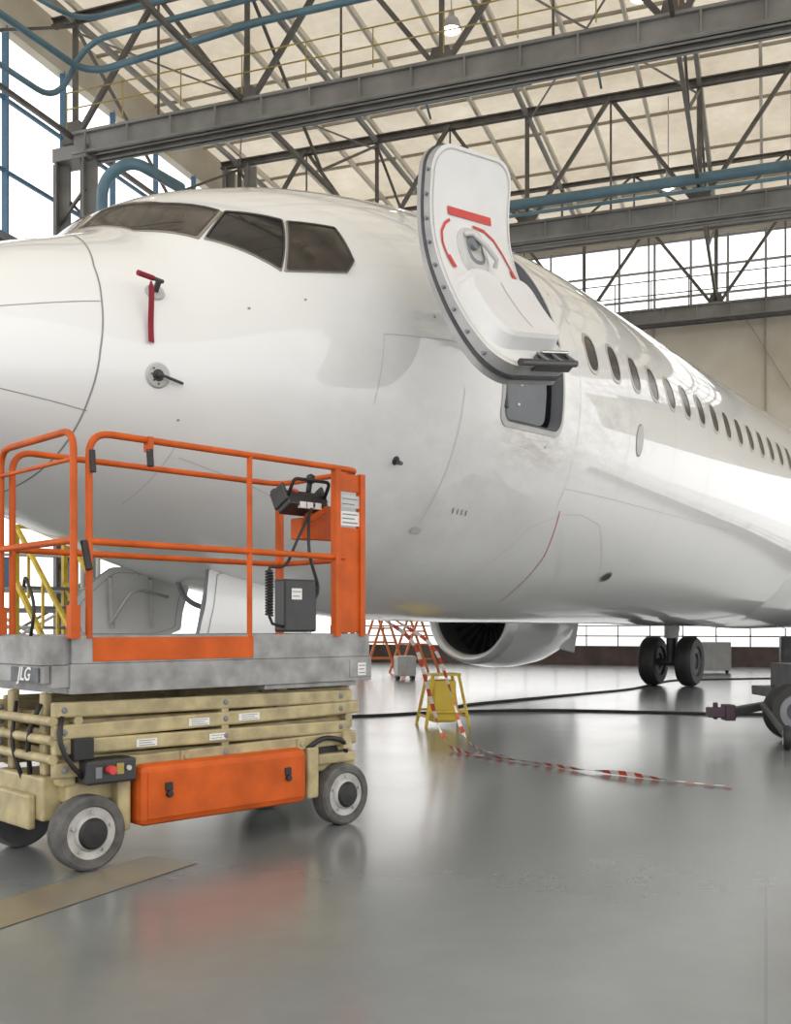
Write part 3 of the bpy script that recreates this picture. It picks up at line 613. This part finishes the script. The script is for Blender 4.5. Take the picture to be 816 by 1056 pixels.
def truss(p,zb,zt,cw=.42,label='grey steel roof truss spanning the hangar',s=1.0):
    t=thing('roof_truss',label,'roof truss',tuple(H(p,-12.1,zb)),0,'steel roof trusses')
    g=MB(); g.ibeam(H(p-.16*s,-12.0,zb),H(p-.16*s,13,zb),.18*s,cw,.05*s); g.ibeam(H(p+.16*s,-12.0,zb),H(p+.16*s,13,zb),.18*s,cw,.05*s)
    for q in [x*.9-11.7 for x in range(27)]: g.beam(H(p-.2*s,q,zb+cw/2-.03),H(p+.2*s,q,zb+cw/2-.03),.08,.04); g.beam(H(p-.245*s,q,zb-cw/2+.04),H(p-.245*s,q,zb+cw/2-.04),.03,.03)
    g.obj('bottom_chord',t,[steel2],label='grey double beam')
    g=MB(); g.ibeam(H(p,-12.6,zt),H(p,13,zt),.14*s,.16*s,.03); g.obj('top_chord',t,[steel])
    for i,q in enumerate(NQ[:-1]):
        mid=(q+NQ[i+1])/2
        g=MB(); g.beam(H(p,q,zb+.1),H(p,q,zt),.09*s,.09*s); g.obj('post',t,[steel])
        g=MB(); g.beam(H(p-.05,q,zb+.1),H(p-.05,mid,zt),.08*s,.08*s); g.obj('diagonal_brace',t,[steel])
        g=MB(); g.beam(H(p+.05,NQ[i+1],zb+.1),H(p+.05,mid,zt),.08*s,.08*s); g.obj('diagonal_brace',t,[steel])
        g=MB(); g.beam(H(p,mid,zt),H(p,mid,zb+.1),.04,.04); g.obj('strut',t,[steel])
        g=MB(); g.hexa([H(p-.08,q-.25*s,zb+.1),H(p+.08,q-.25*s,zb+.1),H(p+.08,q+.25*s,zb+.1),H(p-.08,q+.25*s,zb+.1),H(p-.08,q-.14*s,zb+.5*s),H(p+.08,q-.14*s,zb+.5*s),H(p+.08,q+.14*s,zb+.5*s),H(p-.08,q+.14*s,zb+.5*s)]); g.obj('gusset_plate',t,[steel])
truss(15.8,10.0,12.45); truss(22.1,9.75,12.45); truss(29.6,9.85,12.45); truss(9.3,10.0,12.45)
truss(26.2,11.0,12.5,.14,'slender secondary roof truss below the cream panels',.6)
rb=thing('roof_bracing','thin steel bracing linking the roof trusses','bracing',tuple(H(15.8,-12.1,10.2)))
for q in (-12.1,-8.5,-4.95,-1.3,2.3):
    for p0,p1 in ((9.3,15.8),(15.8,22.1),(22.1,29.6)):
        g=MB(); g.beam(H(p0,q,12.4),H(p1,q,12.4),.08,.10); g.obj('tie_beam',rb,[steel2])
    if q in (-12.1,-8.5,-1.3):
        for p0,p1 in ((9.3,15.8),(15.8,22.1),(22.1,29.6)):
            for a_,c_ in ((p0,(p0+p1)/2),(p1,(p0+p1)/2)):
                g=MB(); g.beam(H(a_,q,12.3),H(c_,q,10.4),.05,.05); g.obj('sway_brace',rb,[steel])
            g=MB(); g.beam(H(p0,q,10.2),H(p1,q,10.2),.07,.08); g.obj('tie_beam',rb,[steel])
for i in (0,2):
    q0,q1=NQ[i],NQ[i+1]
    for a_,c_ in ((q0,q1),(q1,q0)):
        g=MB(); g.beam(H(15.8,a_,12.2),H(22.1,c_,12.2),.03,.03); g.obj('brace_rod',rb,[steel2])
for p in (15.8,22.1,29.3):
    ct=9.75 if p<20 else 12.3
    t=thing('hangar_column','grey latticed steel column carrying the roof truss','column',tuple(H(p,-12.1,0)),0,'steel hangar columns')
    for dq in (-.3,.3):
        g=MB(); g.beam(H(p,-12.1+dq,.01),H(p,-12.1+dq,ct),.12,.3); g.beam(H(p-.14,-12.1+dq,.01),H(p-.14,-12.1+dq,ct),.2,.03); g.beam(H(p+.14,-12.1+dq,.01),H(p+.14,-12.1+dq,ct),.2,.03); g.obj('column_leg',t,[steel2])
    g=MB()
    for k in range(11 if p<20 else 14): z=.6+k*.8; g.beam(H(p-.1,-12.4,z),H(p-.1,-11.8,z+.6),.05,.05); g.beam(H(p+.1,-11.8,z),H(p+.1,-12.4,z+.6),.05,.05)
    g.obj('lacing',t,[steel],kind='stuff')
    if p<20: g=MB(); g.beam(H(p,-12.45,9.85),H(p,-11.7,9.85),.45,.25); g.obj('column_cap',t,[steel2],bevel=.01)
def pipe(pts,r,m=bluep,name='overhead_pipe',label='blue painted overhead pipe',cat='pipe',group=None):
    g=MB(); g.tube(fillet(pts,.5,6),r,0,12); return g.obj(name,None,[m],smooth=True,label=label,cat=cat,group=group)
pipe([H(21.5,-11.5,10.20),H(21.5,13,10.20)],.11); pipe([H(21.2,-11.5,9.85),H(21.2,13,9.85)],.04)
pipe([H(12,-11.6,10.9),H(15.1,-11.3,10.9),H(15.1,-8,11.15),H(15.1,2,11.15)],.06); pipe([H(13,-11.7,11.6),H(14.7,-11.2,11.6),H(14.7,2,11.75)],.04)
pipe([H(18.2,-11.6,11.0),H(18.2,-4,11.0)],.06); pipe([H(13.5,-11.9,10.4),H(14.9,-11.8,10.4),H(14.9,-11.2,11.35),H(14.9,-7,11.45)],.05)
pipe([H(15.1,-11.0,7),H(15.1,-11.0,9.0),H(15.1,-10.4,9.25),H(16.4,-10.2,9.25)],.10,label='blue curved duct beside the column'); pipe([H(29.0,-11.5,9.45),H(29.0,13,9.45)],.06,dgrey,label='dark overhead service pipe')
for q in (-6.8,-3.2,.6): pipe([H(20.2,q,12.6),H(20.6,q+.1,11.9)],.025,bluep,label='short blue hanging conduit',group='hanging conduits')
g=MB()
for q in [x*1.2-12 for x in range(20)]: g.beam(H(15.42,q,10.2),H(15.42,q,10.85),.02,.02)
for z in (10.55,10.85): g.beam(H(15.42,-12,z),H(15.42,12,z),.018,.018)
g.obj('catwalk_railing',None,[dyel],label='thin yellow railing on the truss beam',cat='railing')
g=MB()
for q in [x*1.0-12 for x in range(24)]: g.beam(H(29.1,q,9.95),H(29.1,q,10.75),.025,.025)
for z in (10.35,10.75): g.beam(H(29.1,-12,z),H(29.1,12,z),.025,.025)
g.obj('catwalk_railing',None,[dgrey],label='thin dark railing in front of the high glazing',cat='railing')
for p,q,z in ((17.6,-2.0,11.75),(19.8,-6.4,11.9),(22.9,-2.0,10.7),(27,-7.5,11.9),(13,-9.6,11.6),(17.5,-5.3,11.8)):
    t=thing('hanging_lamp','round high bay lamp glowing under the roof','lamp',tuple(H(p,q,z)),0,'high bay lamps')
    g=MB(); g.lathe(H(p,q,z),Z,[(.17,0),(.19,.02),(.13,.18),(.06,.25),(.05,.35),(0,.36)],0,20); g.tube([H(p,q,z+.3),H(p,q,12.68)],.012); g.obj('lamp_shade',t,[lgrey],smooth=True)
    g=MB(); g.lathe(H(p,q,z+.04),-Z,[(.13,0),(.11,.06),(.06,.10),(0,.11)],0,16); g.obj('bulb',t,[lamp],smooth=True)
# ------------------------------------------------------------------ clutter
g=MB(); g.add([(-1.62,3.35,.003),(-.92,4.76,.003),(-1.19,4.89,.003),(-1.89,3.5,.003)],[(0,1,2,3)]); g.obj('floor_stripe',None,[mat('tan_floor_paint',(.24,.19,.115),.28,0,.2,5,dirt=(.175,.165,.14))],label='worn tan painted stripe on the floor',cat='floor marking')
def hose(pts,r=.017,label='black hose lying on the floor'):
    g=MB(); P_=[V((x,y,r)) for x,y in pts]; g.tube(fillet(P_,.6,6),r,0,8); g.obj('floor_hose',None,[black],smooth=True,label=label,cat='hose')
hose([(-2.5,12.1),(-.33,12.42),(.52,13.1),(1.94,13.4),(3.02,13.1),(4.2,12.7),(7,12.9)]); hose([(.6,13.4),(.98,14.3),(2.29,15.8),(4.1,17.8),(5.7,21.0),(9,22)])
# barrier tape
tp=bpy.data.materials.new('barrier_tape'); tp.use_nodes=True; nt=tp.node_tree; b=nt.nodes['Principled BSDF']; uv=nt.nodes.new('ShaderNodeUVMap'); wv=nt.nodes.new('ShaderNodeTexWave'); wv.inputs['Scale'].default_value=1; cr=nt.nodes.new('ShaderNodeValToRGB'); cr.color_ramp.interpolation='CONSTANT'
cr.color_ramp.elements[0].color=(.80,.74,.70,1); cr.color_ramp.elements[1].position=.5; cr.color_ramp.elements[1].color=(.62,.08,.035,1)
mpn=nt.nodes.new('ShaderNodeMapping'); mpn.inputs['Scale'].default_value=(1.9,1,1)
nt.links.new(uv.outputs[0],mpn.inputs[0]); nt.links.new(mpn.outputs[0],wv.inputs[0]); nt.links.new(wv.outputs['Fac'],cr.inputs[0]); nt.links.new(cr.outputs[0],b.inputs['Base Color']); b.inputs['Roughness'].default_value=.4
def tape(pts,w=.055,name='barrier_tape',rad=.5):
    pts=fillet([V(p) for p in pts],rad,8); X=[pts[0]]
    for p in pts[1:]:
        d=(p-X[-1]).length; k=max(1,int(d/.05)); a=X[-1].copy()
        for i in range(1,k+1): X.append(a+(p-a)*i/k)
    vs=[];uvs=[];s_=0
    for i,p in enumerate(X):
        t=(X[min(i+1,len(X)-1)]-X[max(i-1,0)]).normalized(); tw=.9*math.sin(s_*3.1)+.5*math.sin(s_*7)
        sd=t.cross(Z)
        if sd.length<.1: sd=V((1,0,0))
        sd.normalize(); up=sd.cross(t); h=(sd*math.cos(tw)+up*math.sin(tw))*w/2
        if p.z<.12: h=(sd*math.cos(tw*.8)+Z*abs(math.sin(tw*.8)))*w/2
        a=p-h;c_=p+h; a.z=max(a.z,.004);c_.z=max(c_.z,.004); vs+=[a,c_]; uvs+=[s_,s_]
        if i<len(X)-1: s_+=(X[i+1]-p).length
    me=bpy.data.meshes.new(name); me.from_pydata(vs,[],[(2*i,2*i+1,2*i+3,2*i+2) for i in range(len(X)-1)]); me.materials.append(tp)
    ul=me.uv_layers.new()
    for l in me.loops: ul.data[l.index].uv=(uvs[l.vertex_index]*1.2,0)
    o=bpy.data.objects.new(name,me); COL.objects.link(o); o['label']='red and white barrier tape trailing across the floor'; o['category']='tape'
tape([fs(7.5,-80,.02),(.17,9.0,1.0),(.27,9.05,.62),(.38,9.1,.22),(.47,9.08,.03),(.58,8.85,.02),(.75,8.56,.015),(1.0,8.3,.02),(1.17,8.08,.015),(1.4,7.75,.02),(1.67,7.55,.02),(2.0,7.17,.015),(2.3,6.96,.012)],.05,rad=.2)
tape([fs(7.7,-80,.02),(.36,9.35,.95),(.52,9.5,.5),(.62,9.35,.1),(.72,9.1,.02),(.85,8.75,.015),(.95,8.5,.015)],.035,rad=.2)
def stand(x,y,h,w,mt=yellow):
    t=thing('step_stand','small yellow steel stand holding a yellow container','step stand',(x,y,0),.25)
    g=MB()
    for sx in (-1,1):
        for sy in (-1,1): g.beam((sx*w*.5,sy*w*.4,0),(sx*w*.3,sy*w*.25,h+.01),.028,.028)
    for sx in (-1,1):
        g.beam((sx*w*.46,-w*.37,h*.2),(sx*w*.46,w*.37,h*.2),.025,.025); g.beam((-w*.45,sx*w*.36,h*.3),(w*.45,sx*w*.36,h*.3),.025,.025)
    g.box((-w*.34,-w*.3,h),(w*.34,w*.3,h+.025)); g.obj('frame',t,[mt],world=False)
    g=MB(); g.box((-w*.32,-w*.30,h*.08),(w*.24,w*.2,h*.92)); g.obj('container',t,[mat('container_yellow',(.60,.42,.03),.4)],world=False,bevel=.03)
stand(.53,11.45,.56,.5)
otr=mat('light_orange_paint',(.72,.20,.05),.5)
for x,y,s_ in ((-.35,24.,1.5),(.45,24.6,1.4),(-1.3,25,1.5)):
    t=thing('orange_trestle','orange steel A-frame trestle near the back opening','trestle',(x,y,0),.3,'orange trestles')
    g=MB()
    for yy in (-.4,.4):
        g.beam((-.5,yy,0),(0,yy,s_),.05,.05); g.beam((.5,yy,0),(0,yy,s_),.05,.05)
        for k in (.25,.5,.72): g.beam((-.5*(1-k),yy,s_*k),(.5*(1-k),yy,s_*k),.04,.04)
    g.beam((0,-.45,s_*.98),(0,.45,s_*.98),.06,.06)
    g.obj('frame',t,[otr],world=False); g=MB(); g.beam((0,-.5,s_),(0,.5,s_),.07,.07); g.obj('top_bar',t,[otr],world=False)
def cabinet(x,y,w,d,h,m,label,rz=0):
    t=thing('equipment_cabinet',label,'cabinet',(x,y,0),rz)
    g=MB(); g.box((-w/2,-d/2,.08),(w/2,d/2,h)); g.obj('body',t,[m],world=False,bevel=.02)
    for a_,c_ in ((-w*.45,-.01),(.01,w*.45)): g=MB(); g.box((a_,-d/2-.01,.14),(c_,-d/2,h-.05)); g.obj('door',t,[m],world=False,bevel=.004)
    for sx in (-1,1):
        g=MB(); g.cyl((sx*w*.4,-d*.3,.04),(sx*w*.4,d*.3,.04),.04,0,12); g.obj('caster',t,[black],world=False)
cabinet(7.6,24.5,.9,.6,.75,lgrey,'pale grey wheeled equipment cabinet',-.3); cabinet(.2,21.5,.4,.4,.5,lgrey,'small grey tool cabinet on casters',.2); cabinet(-2.6,22,1.2,.7,1.2,lgrey,'grey wheeled equipment cabinet behind the nose',.2); cabinet(9.2,22.8,1.1,.7,.9,dgrey,'dark wheeled ground power cabinet',-.3)
t=thing('access_scaffold','grey tubular access scaffold with blue guard panels','scaffold',(-5.0,13.6,0),.5)
g=MB()
for x in (-.9,.9):
    for y in (-.5,.5): g.tube([(x,y,0),(x,y,2.1)],.03)
for z in (.5,1.1,1.6,2.1):
    for y in (-.5,.5): g.tube([(-.9,y,z),(.9,y,z)],.022)
    for x in (-.9,.9): g.tube([(x,-.5,z),(x,.5,z)],.022)
for y in (-.5,.5): g.tube([(-.9,y,.5),(.9,y,1.6)],.02); g.tube([(.9,y,.5),(-.9,y,1.6)],.02)
g.obj('frame',t,[lgrey],world=False,smooth=True,auto=40); g=MB(); g.box((-.9,-.5,1.3),(.9,.5,1.35)); g.obj('deck',t,[mgrey],world=False); g=MB(); g.box((-.9,-.53,1.62),(-.1,-.51,2.0)); g.obj('guard_panel',t,[bluef],world=False)
def ladder(x,y,rz,m,lb):
    t=thing('rolling_ladder',lb,'ladder',(x,y,0),rz)
    g=MB()
    for x in (-.3,.3):
        g.beam((x,-.8,.05),(x,.5,1.6),.05,.05); g.beam((x,.5,.05),(x,.5,2.2),.05,.05); g.beam((x,-.8,.75),(x,.5,2.2),.04,.04); g.beam((x,-.8,.0),(x,-.8,.8),.04,.04); g.beam((x,-.8,.08),(x,.5,.08),.04,.04)
        for k in range(4): g.beam((x,-.55+k*.27,.45+k*.32),(x,-.55+k*.27,1.03+k*.30),.025,.025)
    g.beam((-.3,.5,2.2),(.3,.5,2.2),.04,.04); g.obj('frame',t,[m],world=False)
    for k in range(7): g=MB(); g.box((-.3,-.8+k*.19,.2+k*.22),(.3,-.6+k*.19,.23+k*.22)); g.obj('step',t,[mgrey],world=False)
ladder(-3.55,11.0,.9,yellow,'yellow rolling stair ladder with rails'); ladder(-4.2,16.2,-1.1,yellow,'yellow rolling stair ladder behind the scaffold')
# tow cart right
t=thing('tow_trolley','dark wheeled tow trolley with drawbar','trolley',(4.3,10.4,0),0)
g=MB(); g.box((-.35,-.35,.36),(1.8,.9,.46)); g.box((-.25,-.2,.46),(.5,.6,.72)); g.box((.0,-.25,.72),(.06,-.2,1.0)); g.box((-.1,-.25,.95),(1.5,-.18,1.0)); g.beam((-.35,0,.33),(-.95,-.1,.24),.10,.08); g.beam((-.3,-.3,.30),(.4,-.3,.30),.08,.08); g.obj('chassis',t,[dgrey],world=False,bevel=.01)
g=MB(); g.box((-1.14,-.16,.19),(-.86,-.02,.29)); g.box((-.98,-.18,.16),(-.88,.0,.32)); g.cyl((-1.06,-.09,.17),(-1.06,-.09,.34),.025,0); g.obj('drawbar_hitch',t,[mat('dark_purple',(.055,.03,.045),.5)],world=False,bevel=.01)
for x,y in ((-.42,-.42),(1.4,-.42),(1.4,.95)):
    g=MB(); wheel(g,(x,y,.28),(0.15,-1,0),.28,.18); g.obj('wheel',t,[black,mgrey,dgrey],world=False,smooth=True,auto=40)
g=MB(); wheel(g,(-.78,-1.25,.11),(1,-.3,0),.11,.07); g.beam((-.78,-1.25,.11),(-.7,-.4,.35),.04,.04,2); g.obj('caster',t,[black,lgrey,dgrey],world=False,smooth=True,auto=40)
g=MB(); g.tube(fillet([(-.1,-.3,.6),(-.15,-.4,.9),(.1,-.4,1.05),(.3,-.3,.7)],.15),.03,0,8); g.obj('hose',t,[black],world=False,smooth=True)
g=MB(); g.box((-.3,-.45,.70),(.3,-.35,.93)); g.obj('panel',t,[lgrey],world=False,bevel=.01)
# ------------------------------------------------------------------ light
w=bpy.data.worlds.new('world'); SC.world=w; w.use_nodes=True; bg=w.node_tree.nodes['Background']; bg.inputs[0].default_value=(1,.99,.972,1); bg.inputs[1].default_value=1.9
cam=bpy.data.cameras.new('camera');co=bpy.data.objects.new('camera',cam);COL.objects.link(co)
co.location=(0,0,1.1);co.rotation_euler=(math.pi/2,0,0);cam.sensor_fit='HORIZONTAL';cam.sensor_width=36;cam.lens=36*1050/816;cam.shift_y=119/816
SC.camera=co
SC.view_settings.view_transform='Standard'
